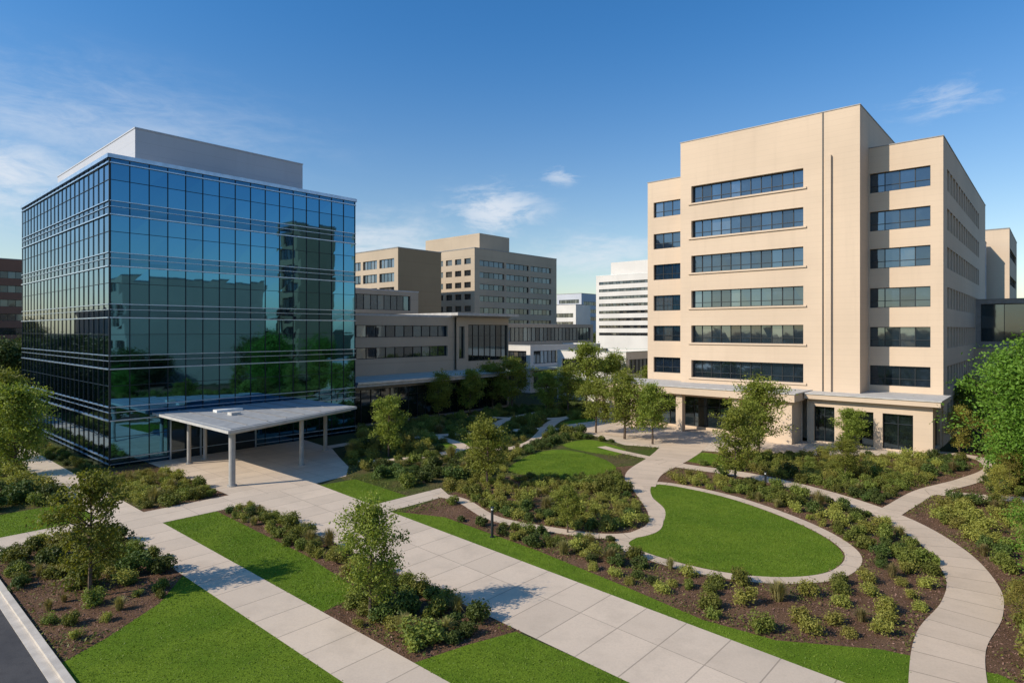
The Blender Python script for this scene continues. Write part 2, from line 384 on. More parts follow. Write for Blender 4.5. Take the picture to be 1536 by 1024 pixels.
ubuild('background_hospital_tower',(-10.3,170),37,19,34.6,'wall_old',rws(32,7,3.3),rws(31.5,8,3.3),1.6,mull=2,pent=[(8,21,6,30,40.3)],split=(2.6,1.2),ssplit=(10.2,.8))
ubuild('background_clinic_tower',(-27.7,150),14,26,32.0,'wall_old',rws(29.6,7,3.5),None,2.2,mull=1.4,glass='window_lt',split=(6,1.0),south_k='wall_brown')  # browner south side: its shade is put into the wall colour
ubuild('background_glass_annex',(-31,112),18,10,19.6,'wall_old',rws(18.6,3,3.6),rws(18.8,3,3.6),2.9,glass='window_lt',par='slab')
ubuild('white_office_tower',(57,240),22,29,34.5,'wall_white',rws(32,8,3.0),rws(32,8,3.0),1.2,glass='window_bg',pent=[(2,20,-.0+2,23,40)],par='white')
ubuild('distant_concrete_block',(30,290),12,18,24,'wall_white',rws(20,3,4),None,2)
ubuild('distant_grey_block',(36,320),20,16,31,'wall_grey',rws(28,3,4),rws(27,3,4),2)
ubuild('red_brick_block',(-135,150),26,40,30,'wall_red',rws(27,7,3.6),rws(27,7,3.6),1.8,split=(2,1.6))
ubuild('beige_service_building',(108,134),30,20,34,'wall',None,rws(30,3,6),2)
ubuild('glass_stair_tower',(101,132),5,8,31,'wall_grey',rws(29,6,4.4),rws(29,6,4.4),3.4)
e=empty('service_wing'); mb=MB()
u,v=UV(66,84)
block(mb,u,u+30,v-22,v+5,0,9.5,west=[(1.5,24,1.0,4.5)],k='wall_old',mull=1.5,glass='dglass'); roofset(mb,u,u+30,v-22,v+5,9.5,k='wall_old')
block(mb,u+3,u+34,v-22,v+3,9.5,16.3,west=[(.6,24,10.4,15.7)],k='coping',mull=2.5,glass='dglass'); roofset(mb,u+3,u+34,v-22,v+3,16.3,k='coping')
mb.obj('walls_and_windows',e)
e=empty('garden_conservatory'); mb=MB()
u,v=UV(3.5,118)
block(mb,u,u+24,v,v+14,0,9.0,west=[(1,13,1,8)],south=[(1,23,.8,4.2),(1,23,5.5,8.0)],k='wall_white',mull=1.2,glass='window_lt'); roofset(mb,u,u+24,v,v+14,9.0,k='wall_white',cop='white')
mb.ubox(u-2,u+25,v-3.5,v-.1,4.6,4.9,'greenroof'); mb.obj('walls_and_windows',e)
e=empty('glass_skybridge'); mb=MB()
block(mb,u+4,u+36,v+10,v+26,0,13.3,west=[(.5,15.5,9.6,12.6)],south=[(.5,31,9.6,12.6),(.5,31,5.4,8.2)],k='wall_old',mull=1.4,glass='window_lt'); roofset(mb,u+4,u+36,v+10,v+26,13.3,k='wall_old',cop='slab')
mb.obj('walls_and_windows',e)
e=empty('low_clinic_wing'); mb=MB()
u,v=UV(14,104)
block(mb,u,u+16,v-6,v+8,0,8.4,west=[(1,13,1,3),(1,13,5.0,7.0)],south=[(1,15,4.8,7.2),(1,15,.8,3.2)],k='wall_white',mull=1.3,glass='dglass'); roofset(mb,u,u+16,v-6,v+8,8.4,k='wall_white',cop='greenroof')
mb.ubox(u-1.8,u-.1,v-6.5,v+8,3.7,3.95,'greenroof')
mb.obj('walls_and_windows',e)
ubuild('reflected_stand_in_block',(88,-22),30,60,23,'wall_old',rws(21.5,5,3.9),None,1.9,mull=3,split=(5,1.5))  # unseen stand-in building, added for the glass facade to reflect
ubuild('reflected_stand_in_tower',(70,42),10,9,38,'wall_brown',rws(36,9,3.9),rws(36,9,3.9),2.6)  # unseen stand-in, placed to give the tall dark shape in the glass
ubuild('reflected_west_stand_in',(-150,75),30,40,17,'wall_old',rws(15,4,3.8),rws(15,4,3.8),1.8)  # off-camera stand-in, added for reflections in the glass building's left face

# ---------------------------------------------------------------- ground, paths, lawns
EXC=[];PAVE=[];LAWN=[]
def cr(pts,closed=False,n=8):
    out=[];L=len(pts)
    rngi=range(L) if closed else range(L-1)
    for i in rngi:
        if closed: p=[pts[(i+k-1)%L] for k in range(4)]
        else: p=[pts[max(i-1,0)],pts[i],pts[i+1],pts[min(i+2,L-1)]]
        for k in range(n):
            t=k/n
            out.append(tuple(.5*((2*p[1][a])+(-p[0][a]+p[2][a])*t+(2*p[0][a]-5*p[1][a]+4*p[2][a]-p[3][a])*t*t+(-p[0][a]+3*p[1][a]-3*p[2][a]+p[3][a])*t**3) for a in (0,1)))
    if not closed: out.append(tuple(pts[-1]))
    return out
def sheet(name,poly,z,k,exc=True,uvf=None):
    ar=sum(poly[i][0]*poly[(i+1)%len(poly)][1]-poly[(i+1)%len(poly)][0]*poly[i][1] for i in range(len(poly)))
    uvs=uvf or [UV(*p) for p in poly]
    if ar<0: poly=list(reversed(poly)); uvs=list(reversed(uvs))
    me=bpy.data.meshes.new(name); me.from_pydata([(x,y,z) for x,y in poly],[],[tuple(range(len(poly)))])
    me.materials.append(M[k]); uv=me.uv_layers.new(name='UVMap')
    for i,l in enumerate(me.loops): uv.data[i].uv=uvs[l.vertex_index]
    o=bpy.data.objects.new(name,me); sc.collection.objects.link(o)
    if exc: EXC.append(poly); (LAWN if k=='lawn' else PAVE).append(poly)
    return o
def ribbon(name,pts,w,z,k='conc2',closed=False):
    c=cr(pts,closed,8); n=len(c); L=[];R=[];acc=[0]
    for i in range(n):
        a=c[(i-1)%n] if closed else c[max(i-1,0)]; b=c[(i+1)%n] if closed else c[min(i+1,n-1)]
        dx,dy=b[0]-a[0],b[1]-a[1]; d=math.hypot(dx,dy) or 1; nx,ny=-dy/d,dx/d
        ww=w[0]+(w[1]-w[0])*i/(n-1) if isinstance(w,tuple) else w
        L.append((c[i][0]+nx*ww/2,c[i][1]+ny*ww/2)); R.append((c[i][0]-nx*ww/2,c[i][1]-ny*ww/2))
        if i: acc.append(acc[-1]+math.dist(c[i],c[i-1]))
    acc.append(acc[-1]+math.dist(c[-1],c[0]))
    vs=[];fs=[];uvs=[]
    m=n if closed else n-1
    for i in range(m):
        j=(i+1)%n; q=[R[i],R[j],L[j],L[i]]; b=len(vs); vs+=[(x,y,z) for x,y in q]; fs.append((b,b+1,b+2,b+3))
        uvs+=[(10,acc[i]),(10,acc[i+1]),(12,acc[i+1]),(12,acc[i])]
        EXC.append(q); PAVE.append(q)
    me=bpy.data.meshes.new(name); me.from_pydata(vs,[],fs); me.materials.append(M[k]); uv=me.uv_layers.new(name='UVMap')
    for i in range(len(uvs)): uv.data[i].uv=uvs[i]
    o=bpy.data.objects.new(name,me); sc.collection.objects.link(o); return o
def urect(u0,u1,v0,v1): return [P(u0,v0),P(u1,v0),P(u1,v1),P(u0,v1)]

sheet('ground',[(-2500,-2500),(2500,-2500),(2500,2500),(-2500,2500)],0,'earth',False)
sheet('road',urect(-9,5.25,-200,400),.004,'asphalt',False)
mk=MB(); mk.ubox(5.25,5.55,-200,300,-.05,.03,'kerb'); mk.ubox(5.55,5.8,-200,300,-.05,.14,'kerb'); mk.obj('kerb')
G_MUL=[urect(5.8,12,23,46),urect(13.9,19.9,16,62),[(-7.5,40),P(23,10),P(22,-8),(34,8),(60,50),(50,66),(44,60),(20,62),(14,56),(-2,50)]]
for q in G_MUL: sheet('mulch_bed',q,.006,'mulch',False)
G_COV=[[(-2,50),(14,56),(20,62),(26,70),(18,92),(10,104),(-4,96),(-19,78),(-17,66),(-15,52),(-7.5,40)],urect(5.8,16.6,46,130)]
sheet('groundcover',G_COV[0],.0105,'cover',False); sheet('groundcover',G_COV[1],.0095,'cover',False)
# lawns
sheet('lawn',[P(14.3,23.5),P(16.6,23.8),P(17.3,30),P(17.6,41.8),P(14.3,41.8)],.014,'lawn')
sheet('lawn',[P(13.6,-6),P(18.3,-6),P(18.5,16.2),P(16.5,16.9),P(13.6,17.6)],.014,'lawn')
sheet('lawn',[P(5.8,-5),P(12.2,-5),P(12.2,32.5),P(10,29.6),P(7.5,27.8),P(5.8,26.9)],.014,'lawn')
sheet('lawn',urect(5.8,12.0,45.8,51.5),.014,'lawn')
sheet('lawn',[P(25.2,35.3),P(28.4,35.3),P(28.8,42.4),P(25.8,42.9)],.014,'lawn')
strip=[P(25.0,34),P(23.9,20),P(23.1,8),P(22,-6),(18.5,17.5),(17,21.5),(13.9,23.2),(10.2,23.9),(7.9,25.6),(5.3,28.9),(1.4,33.6),(-4.3,39.6)]
sheet('lawn',strip,.014,'lawn')
oval=cr([(10.6,47.7),(12.4,47.6),(15.6,43.8),(17.8,38),(17.9,33.6),(16.0,30.9),(13.3,30.0),(10.4,30.7),(7.7,32.8),(6.6,34.8),(8.9,37.7),(10.2,41.2),(10.1,44.6)],True,8)
sheet('lawn',oval,.016,'lawn')
ribbon('garden_path',[(10.6,48.0),(12.6,47.9),(16.0,44.0),(18.25,38.1),(18.35,33.4),(16.2,30.5),(13.3,29.6),(10.2,30.3),(7.4,32.5),(6.2,34.9),(8.6,37.8),(9.8,41.2),(9.7,44.6)],.8,.020,closed=True)
l2=cr([(-.2,54.2),(2.1,60),(5.0,62),(8.1,58.5),(9.0,53.4),(6.1,50.5),(2.8,50.3),(.1,52)],True,6); sheet('lawn',l2,.016,'lawn')
sheet('lawn',cr([(5.3,64.2),(8.5,67.6),(11.3,62.5),(10.3,59.5),(8.9,59.5)],True,6),.0165,'lawn')
sheet('lawn',cr([(15.6,58),(19,60.5),(21,56.5),(18.8,54.2),(17,55.4)],True,6),.0165,'lawn')
sheet('lawn',cr([(-8,64),(-4,68),(-1,65),(-4,60)],True,6),.0165,'lawn')
sheet('lawn',cr([(6,78),(10,84),(14,80),(11,75)],True,6),.0165,'lawn')
# concrete
sheet('main_walkway',[P(17.2,-12),P(22.0,-12),P(25.9,43.5),P(20.0,43.5)],.024,'conc',uvf=[(.05,-12),(5.5,-12),(5.5,43.5),(.05,43.5)])
sheet('walkway',urect(11.9,14.3,-12,120),.024,'conc',uvf=[(.05,-12),(2.7,-12),(2.7,120),(.05,120)])
sheet('walkway',urect(5.8,11.9,43.0,45.8),.0245,'conc')
sheet('walkway',urect(14.3,20,41.8,45.2),.0245,'conc')
sheet('entrance_plaza',[P(19.9,43.5),P(25.9,43.5),P(28.9,43.9),P(31.0,46.7),P(32.8,51),P(34.6,55),P(35.4,61.7),P(19.9,61.7)],.0255,'conc')
sheet('walkway',[P(25,33.2),P(30.5,33.2),P(31.5,35.2),P(25.2,35.25)],.0265,'conc')
ribbon('garden_path',[P(30,34),(-3.5,43.4),(-1.2,39.4),(2,37.3),(5.6,35.9),(8.2,36.9),(9.3,40),(9.5,44),(9.6,48),(9.9,50.6)],.9,.030)
ribbon('garden_path',[(20.5,71.5),(17.8,64),(14.8,58),(11.2,52),(9.9,47.5)],(5.2,2.2),.034)
sheet('entrance_plaza',[P(60,22),P(70.9,9),P(70.9,45.5),P(62,47),P(56,34)],.0285,'conc')
ribbon('garden_path',[(13.6,55.8),(15.9,53.8),(19.4,51),(22.6,45.9),(24.3,39.8),(23.8,34.2),(22,29.6),(19.8,26.6),(16.9,23.8),(14.5,20.5),(12.4,17)],(1.7,2.3),.038)
ribbon('garden_path',[(24.2,40),(26.2,41.8),(30.7,45.7),(36.1,49),(41.5,53.2),(43.6,58),(40.8,61.2),(36,62.6),(30,61),(24,62)],1.4,.042)
ribbon('garden_path',[(30.7,45.7),(36,43.6),(42,42.8)],1.5,.046)
ribbon('garden_path',[(13.6,57),(10.8,60.8),(9.2,63.5)],1.1,.046)
ribbon('garden_path',[(17.5,66),(10,72),(4,75),(-3,72),(-9,70),(-15,67),P(34.5,56)],1.5,.050)
ribbon('garden_path',[(-9,70),(-5,63),(-9,58),(-14,56)],1.2,.054)
ribbon('garden_path',[(4,75),(7,84),(14,88),(19,80)],1.6,.0545)
ribbon('garden_path',[(-3,72),(-1,82),(4,90)],1.4,.058)
ribbon('garden_path',[(-5,63),(-1,62),(2,66),(4,75)],1.1,.062)
ribbon('garden_path',[(7,84),(2,83),(-6,86)],1.5,.066)
for r in ((16.4,42.5,61.5,97),(70,130,8,46),(u0-1,u0+31,v0-2,v0+14)): EXC.append(urect(*r)); PAVE.append(urect(*r))

# ---------------------------------------------------------------- vegetation
def inpoly(x,y,poly):
    c=False;j=len(poly)-1
    for i in range(len(poly)):
        xi,yi=poly[i];xj,yj=poly[j]
        if (yi>y)!=(yj>y) and x<(xj-xi)*(y-yi)/(yj-yi)+xi: c=not c
        j=i
    return c
def np_in(X,Y,poly):
    c=np.zeros(len(X),bool); j=len(poly)-1
    for i in range(len(poly)):
        xi,yi=poly[i];xj,yj=poly[j]
        if yi!=yj:
            c^=((yi>Y)!=(yj>Y))&(X<(xj-xi)*(Y-yi)/(yj-yi)+xi)
        j=i
    return c
BB=[(min(p[0] for p in q),max(p[0] for p in q),min(p[1] for p in q),max(p[1] for p in q)) for q in EXC]
def blocked(x,y,r):
    for q,b in zip(EXC,BB):
        if x<b[0]-r or x>b[1]+r or y<b[2]-r or y>b[3]+r: continue
        for dx,dy in ((0,0),(r,0),(-r,0),(0,r),(0,-r)):
            if inpoly(x+dx,y+dy,q): return True
    return False
def sample(poly,n,excl,zmax=60):
    xs=[p[0] for p in poly];ys=[p[1] for p in poly]
    X=rng.uniform(min(xs),max(xs),n);Y=rng.uniform(min(ys),min(max(ys),zmax),n)
    k=np_in(X,Y,poly)&(Y>12)&(np.abs(X)<Y*.95+2); X=X[k];Y=Y[k]
    bad=np.zeros(len(X),bool)
    for q in excl:
        b=(min(p[0] for p in q),max(p[0] for p in q),min(p[1] for p in q),max(p[1] for p in q))
        idx=np.where((X>b[0])&(X<b[1])&(Y>b[2])&(Y<b[3]))[0]
        if len(idx): bad[idx]|=np_in(X[idx],Y[idx],q)
    return X[~bad],Y[~bad]
def fastmesh(name,v,per,mat):
    n=len(v)//per; me=bpy.data.meshes.new(name)
    me.vertices.add(len(v)); me.vertices.foreach_set('co',v.astype(np.float32).ravel())
    me.loops.add(len(v)); me.loops.foreach_set('vertex_index',np.arange(len(v),dtype=np.int32))
    me.polygons.add(n); me.polygons.foreach_set('loop_start',np.arange(0,len(v),per,dtype=np.int32))
    me.materials.append(M[mat]); me.update(calc_edges=True)
    o=bpy.data.objects.new(name,me); sc.collection.objects.link(o); return o
def blades():
    Xs=[];Ys=[]
    for q in LAWN:
        ar=(max(p[0] for p in q)-min(p[0] for p in q))*(min(60,max(p[1] for p in q))-max(12,min(p[1] for p in q)))
        if ar<=0: continue
        X,Y=sample([(a,b) for a,b in q],int(min(ar*220,90000)),PAVE); Xs.append(X);Ys.append(Y)
    X=np.concatenate(Xs);Y=np.concatenate(Ys);n=len(X)
    X+=rng.normal(size=n)*.03; Y+=rng.normal(size=n)*.03
    a=rng.uniform(0,6.28,n);w=rng.uniform(.012,.03,n);h=rng.uniform(.02,.06,n);lx=rng.normal(size=n)*.035;ly=rng.normal(size=n)*.035
    z=np.full(n,.012)
    v=np.stack([np.stack([X-np.cos(a)*w,Y-np.sin(a)*w,z],1),np.stack([X+np.cos(a)*w,Y+np.sin(a)*w,z],1),np.stack([X+lx,Y+ly,z+h],1)],1).reshape(-1,3)
    fastmesh('grass',v,3,'blade')
blades()
def cards(name,polys,dens,smin,smax,z0,zr,tilt,mat,excl,zmax=60):
    Xs=[];Ys=[]
    for q in polys:
        ar=(max(p[0] for p in q)-min(p[0] for p in q))*(min(zmax,max(p[1] for p in q))-max(12,min(p[1] for p in q)))
        X,Y=sample(q,int(ar*dens),excl,zmax); Xs.append(X);Ys.append(Y)
    X=np.concatenate(Xs);Y=np.concatenate(Ys)
    if mat=='low':
        f=np.sin(X*.9+2*np.sin(Y*.5))+np.sin(Y*1.1+1.7*np.sin(X*.6))+rng.normal(size=len(X))*.5
        X=X[f>.4];Y=Y[f>.4]
    n=len(X)
    c=np.stack([X,Y,z0+rng.uniform(0,zr,n)],1)
    nr=rng.normal(size=(n,3))*tilt+np.array([0,0,1]); nr/=np.linalg.norm(nr,axis=1)[:,None]
    t=np.cross(nr,rng.normal(size=(n,3))); t/=np.linalg.norm(t,axis=1)[:,None]; b=np.cross(nr,t)
    s=rng.uniform(smin,smax,n)[:,None]
    v=np.stack([c-t*s,c-b*s*.45,c+t*s,c+b*s*.45],1).reshape(-1,3)
    fastmesh(name,v,4,mat)
cards('bark_mulch_chips',G_MUL,70,.025,.065,.012,.03,.35,'chip',EXC,52)
cards('low_groundcover_plants',G_MUL+G_COV,60,.04,.09,.02,.16,.7,'low',EXC,85)

def leaves(cent,outn,size,rg,align=.5):
    n=len(cent)
    nr=rg.normal(size=(n,3)); nr/=np.linalg.norm(nr,axis=1)[:,None]
    nrm=outn*align+nr*(1-align)+np.array([0,0,.25]); nrm/=np.linalg.norm(nrm,axis=1)[:,None]
    t=np.cross(nrm,rg.normal(size=(n,3))); t/=np.linalg.norm(t,axis=1)[:,None]
    b=np.cross(nrm,t); s=(size*rg.uniform(.6,1.35,n))[:,None]
    v=np.stack([cent-t*s*.9,cent-b*s*.5+nrm*s*.12,cent+t*s,cent+b*s*.5+nrm*s*.12],1).reshape(-1,3)
    return v
def finish(name,parts):
    vs=[];fs=[];mi=[];mats=[];off=0
    for v,f,m in parts:
        mats.append(M[m]); 
        if f is None:
            n=len(v)//4; f=(np.arange(n*4).reshape(n,4))
        f=[tuple(int(a)+off for a in q) for q in f]
        vs+= [tuple(map(float,a)) for a in v]; fs+=f; mi+=[len(mats)-1]*len(f); off+=len(v)
    me=bpy.data.meshes.new(name); me.from_pydata(vs,[],fs)
    for m in mats: me.materials.append(m)
    me.polygons.foreach_set('material_index',mi); me.update(); return me
def tubes(segs,n=6):
    vs=[];fs=[]
    for p0,p1,r0,r1 in segs:
        p0=np.array(p0,float);p1=np.array(p1,float); d=p1-p0; L=np.linalg.norm(d)
        if L<1e-4: continue
        d/=L; a=np.cross(d,[.3,.9,.1]); a/=np.linalg.norm(a); b=np.cross(d,a); o=len(vs)
        for (p,r) in ((p0,r0),(p1,r1)):
            for i in range(n):
                t=2*math.pi*i/n; vs.append(p+(a*math.cos(t)+b*math.sin(t))*r)
        for i in range(n): fs.append((o+i,o+(i+1)%n,o+n+(i+1)%n,o+n+i))
    return np.array(vs),fs
def make_shrub(seed,mat,nl=1300,size=.055,spike=.12,hh=.75):
    rg=np.random.default_rng(seed); cs=[];ns=[]
    lobes=[(rg.uniform(-.3,.3),rg.uniform(-.3,.3),rg.uniform(.15,.6)*hh,rg.uniform(.14,.32)) for _ in range(10)]
    for (x,y,z,r) in lobes:
        k=nl//10; d=rg.normal(size=(k,3)); d/=np.linalg.norm(d,axis=1)[:,None]
        rad=r*(rg.uniform(.4,1.0,k)**.5)*(1+rg.normal(size=k)*spike)
        p=np.array([x,y,z])+d*rad[:,None]*np.array([1,1,.95]); p[:,2]=np.abs(p[:,2])+.02
        cs.append(p);ns.append(d)
    c=np.concatenate(cs);nn=np.concatenate(ns)
    segs=[((0,0,0),(l[0],l[1],l[2]),.02,.008) for l in lobes]
    tv,tf=tubes(segs,4)
    return finish('shrub_mesh',[(tv,tf,'bark'),(leaves(c,nn,size,rg,.45),None,mat)])
def make_tuft(seed):
    rg=np.random.default_rng(seed); n=420; v=[]
    for i in range(n):
        a=rg.uniform(0,6.283); r=abs(rg.normal())*.08; L=rg.uniform(.45,.95); lean=abs(rg.normal())*.38
        b=np.array([math.cos(a)*r,math.sin(a)*r,0]); d=np.array([math.cos(a),math.sin(a),0]); s=np.array([-math.sin(a),math.cos(a),0])*.012
        m=b+d*lean*L*.35+np.array([0,0,L*.55]); t=b+d*lean*L+np.array([0,0,L*(.95-lean*.35)])
        v+=[b-s,b+s,m+s*1.2,m-s*1.2, m-s*1.2,m+s*1.2,t+s*.3,t-s*.3]
    return finish('grass_tuft_mesh',[(np.array(v),None,'leaf_gr')])
def make_tree(seed,mat,h=5,w=2.2,base=1.3,ncl=110,per=55,size=.075,lean=.1,sig=.16):
    rg=np.random.default_rng(seed); segs=[]
    pts=[np.array([0,0,0.])]; nseg=7
    for i in range(1,nseg+1):
        pts.append(np.array([rg.normal()*lean*.5,rg.normal()*lean*.5,h*.93*i/nseg])*np.array([i/nseg,i/nseg,1]))
    r0=.018*h
    for i in range(nseg): segs.append((pts[i],pts[i+1],r0*(1-i/nseg*.85),r0*(1-(i+1)/nseg*.85)))
    def trunk(z):
        t=z/(h*.93)*nseg; i=min(int(t),nseg-1); return pts[i]+(pts[i+1]-pts[i])*(t-i)
    cc=[]
    nb=ncl//4
    for i in range(nb):
        f=(i+.5)/nb; z=base*.8+(h*.9-base*.8)*f
        prof=w/2*(math.sin(math.pi*min(1,(f*.78+.19)))**.8)*rg.uniform(.65,1.15)
        if f>.85: prof=max(prof*.8,.1*w)
        ang=i*2.4+rg.normal()*.4; p=trunk(z); up=.35+.7*f+rg.uniform(-.1,.2)
        e=p+np.array([math.cos(ang)*prof,math.sin(ang)*prof,up*prof])
        midp=(p+e)/2+rg.normal(size=3)*.05
        rr=r0*.35*(1-f*.6); segs.append((p,midp,rr,rr*.6)); segs.append((midp,e,rr*.6,rr*.2))
        for k in range(4):
            t=rg.uniform(.4,1.05); q=p+(e-p)*t+rg.normal(size=3)*np.array([.16,.16,.12])*w*.55*t
            segs.append((p+(e-p)*t*.8,q,rr*.3,rr*.1)); cc.append((q,rg.uniform(.6,1.25)))
    cc.append((pts[-1]+np.array([0,0,.05*h]),.8)); cc.append((pts[-1],.9))
    cs=[];ns=[]
    for q,s in cc:
        k=int(per*s); d=rg.normal(size=(k,3)); o=d*sig*s*w/2.2*np.array([1.15,1.15,.75])
        cs.append(q+o); ns.append(d/np.linalg.norm(d,axis=1)[:,None])
    c=np.concatenate(cs);nn=np.concatenate(ns)
    tv,tf=tubes(segs,6)
    return finish('tree_mesh',[(tv,tf,'bark'),(leaves(c,nn,size,rg,.3),None,mat)])
SH={'dk':[make_shrub(i,'leaf_dk') for i in range(3)],'md':[make_shrub(10+i,'leaf_md',spike=.22) for i in range(4)],
    'lt':[make_shrub(20+i,'leaf_lt',1000,.05,.35,.75) for i in range(3)],'gr':[make_tuft(i) for i in (60,61)]}
TR=[make_tree(31,'leaf_tree',w=2.5,base=1.5,ncl=140,per=60),make_tree(32,'leaf_tree',w=2.8,base=1.2,lean=.25,ncl=150,per=64),make_tree(33,'leaf_tree',w=2.6,base=1.1,ncl=160,per=62)]
TY=[make_tree(41,'leaf_yel',w=3.2,base=.8,ncl=130,per=50)]
TB=[make_tree(51,'leaf_big',h=10,w=7.5,base=.8,ncl=460,per=85,size=.13,sig=.15),make_tree(52,'leaf_tree',h=9,w=6,base=1.5,ncl=240,per=60,size=.15,sig=.17)]
TF=[make_tree(71,'leaf_far',h=9,w=7.5,base=.9,ncl=220,per=55,size=.2,sig=.18),make_tree(72,'leaf_far',h=9,w=6.5,base=.9,ncl=200,per=55,size=.2,sig=.2)]
def place(name,me,x,y,s,sz=None,parent=None,rot=None,z=0):
    o=bpy.data.objects.new(name,me); sc.collection.objects.link(o); o.location=(x,y,z)
    o.rotation_euler=(0,0,random.uniform(0,6.28) if rot is None else rot); o.scale=(s,s,sz or s)
    if parent: o.parent=parent
    return o
def scatter(name,region,n,smin,smax,w,mind=.55,rf=.38):
    e=empty(name); pts=[]
    xs=[p[0] for p in region];ys=[p[1] for p in region]
    seeds=[(random.uniform(min(xs),max(xs)),random.uniform(min(ys),max(ys)),random.choice(w),random.uniform(.7,1.25)) for _ in range(20)]
    tries=0
    while len(pts)<n and tries<n*40:
        tries+=1
        x=random.uniform(min(xs),max(xs));y=random.uniform(min(ys),max(ys))
        if not inpoly(x,y,region): continue
        sd=min(seeds,key=lambda q:(q[0]-x)**2+(q[1]-y)**2)
        s=random.uniform(smin,smax)*sd[3]
        if blocked(x,y,s*rf): continue
        if any((x-a)**2+(y-b)**2<(mind*(s+c))**2 for a,b,c in pts): continue
        pts.append((x,y,s))
        k=sd[2] if random.random()<.75 else random.choice(w+['gr'])
        s2=s*.85 if k=='gr' else s
        place('shrub_plant',random.choice(SH[k]),x,y,s2,s2*random.uniform(.8,1.25),e)
A1=[(-6,38.8),(1.2,33.8),(5.3,29),(8,25.9),(10.5,24.4),(14,23.8),(18.5,27.2),(21,31),(18,31),(14,28.5),(9,30),(6,33)]
A2=[(21,31),(23.5,35),(23.5,40),(21,46),(17,51),(12,50),(15,45),(18,39),(18.5,31)]
A3=[(-6,38.8),(1.2,33.8),(6,31),(8,37),(2,40)]
scatter('shrub_bed',A1,85,.75,1.3,['md','lt','md','dk','lt'],.56)
scatter('shrub_bed',A2,90,.8,1.4,['md','dk','md','lt'],.46)
scatter('shrub_bed',A3,30,.7,1.2,['md','dk','lt'],.46)
B=[(-5,43.5),(0,38.6),(5,36.2),(9,37),(9.5,44),(9,50),(3,50),(-3,50),(-6,46)]
scatter('shrub_bed',B,150,.75,1.4,['md','lt','dk','md','lt'],.40)
C=[(24.5,42),(28,45),(34,50),(40,54),(42,58),(38,61),(30,60),(22,61),(15,57),(18,53),(22,49)]
scatter('shrub_bed',C,200,.8,1.5,['md','lt','md','dk','lt'],.43)
D=[(17,20),(26,25),(30,34),(42,44),(52,58),(47,63),(44,56),(36,47),(27,40),(25.5,34),(23,28)]
scatter('shrub_bed',D,230,.9,1.7,['md','lt','md','dk','lt'],.42)
E=[(-15,55),(-8,47),(-1,51),(8,62),(16,73),(20,80),(14,96),(0,93),(-18,74)]
scatter('shrub_bed',E,320,.9,1.7,['md','dk','md','lt','lt'],.4)
scatter('shrub_bed',[P(17.2,24),P(18.6,24),P(19.7,41.5),P(17.9,41.5)],60,.7,1.2,['md','dk','lt'],.38,.3)
scatter('shrub_bed',[P(15.5,17.4),P(18.1,17.2),P(18.7,25.5),P(15.5,25.5)],32,.9,1.45,['dk','md','dk'],.36,.3)
scatter('shrub_bed',urect(14.1,16,17.4,22),7,.6,.95,['lt'],.5,.3)
scatter('shrub_bed',urect(8,11.6,33,42.4),38,.9,1.5,['dk','md','md','lt'],.38,.3)
scatter('shrub_bed',urect(6.1,11,28.5,33),12,.6,.9,['md','lt'],.6,.3)
scatter('shrub_bed',urect(6.2,8,36,42.5),14,.9,1.4,['dk','md'],.42,.3)
scatter('shrub_bed',urect(14.6,19.6,45.6,57),70,.7,1.2,['lt','md','lt'],.36,.3)
scatter('shrub_bed',urect(6.1,11.6,51.5,100),180,1.0,2.0,['md','dk','lt'],.36,.3)
scatter('shrub_bed',urect(14.6,16.3,60,95),60,.7,1.1,['dk','md'],.4,.3)
for (x,y,h,i,s) in ((-19,27.8,5.6,0,.95),(-5.9,25.6,4.8,1,.88),(-11.7,58.5,5.8,2,1),(-1.9,47.3,5.2,1,1.1),(11.6,96,10.2,2,1.0),(0,92,8.0,0,1.3),(12.4,68,7.2,1,1.15),
                  (9.8,72,6.4,0,1.1),(17.5,48.4,6.0,2,.95),(24.2,60.5,7.2,1,1.2),(34,62,4.2,2,1.3),(3.3,36.6,2.8,0,1.15),(14.8,65,6.4,0,1.1),
                  (-3,94,7,1,1.2),(5,90,6.2,2,1.2),(27,50,3.2,0,1.3),(21.5,56,5.6,0,1),(-6,88,6.5,2,1.1),(16,98,8.4,1,1),(8,88,7,0,1),(-10,84,6.2,1,1.1),(19,86,7,0,1)):
    me=TR[i]; f=h/5; place('young_deciduous_tree',me,x,y,f*s,f)
for (x,y,h) in ((41,62.5,5.0),(43.5,60,4.6),(37.5,46.5,2.8),(34,43,2.6),(20.5,24.8,1.9),(45,57,4.2)):
    place('yellow_green_tree',TY[0],x,y,h/5*.9,h/5)
place('large_green_tree',TB[0],40.6,47.5,1.1,1.06); place('large_green_tree',TB[0],50,56,.9,1.0)
place('large_green_tree',TB[0],24.2,26.6,.48,.46); place('large_green_tree',TB[0],23.4,23.2,.38,.36)
place('deciduous_tree',TB[1],-41,51,.7,.82); place('deciduous_tree',TB[1],-47,57,.75,.9)
for (x,y,f) in ((52,70,.7),(56,78,.7)): place('deciduous_tree',TB[1],x,y,f,f)
e=empty('distant_tree_mass')
def mass(n,x0,x1,y0,y1,s0,s1):
    for _ in range(n): 
        s=random.uniform(s0,s1); place('tree',random.choice(TF),random.uniform(x0,x1),random.uniform(y0,y1),s*1.15,s,e)
mass(26,-125,-92,105,150,.8,1.25)
mass(26,-100,-75,62,84,.7,1.1)  # out-of-view trees added as dark reflections for the left glass face
mass(46,58,84,-40,38,.8,1.35)  # unseen trees, added so the lower glass facade reflects dark green
mass(16,38,56,-6,24,.6,.9)  # nearer off-camera row, added for the same glass reflection
mass(10,66,78,30,50,.7,.9)  # off-camera trees by the stand-in tower, added to be reflected
mass(14,-60,10,190,215,1,1.4)
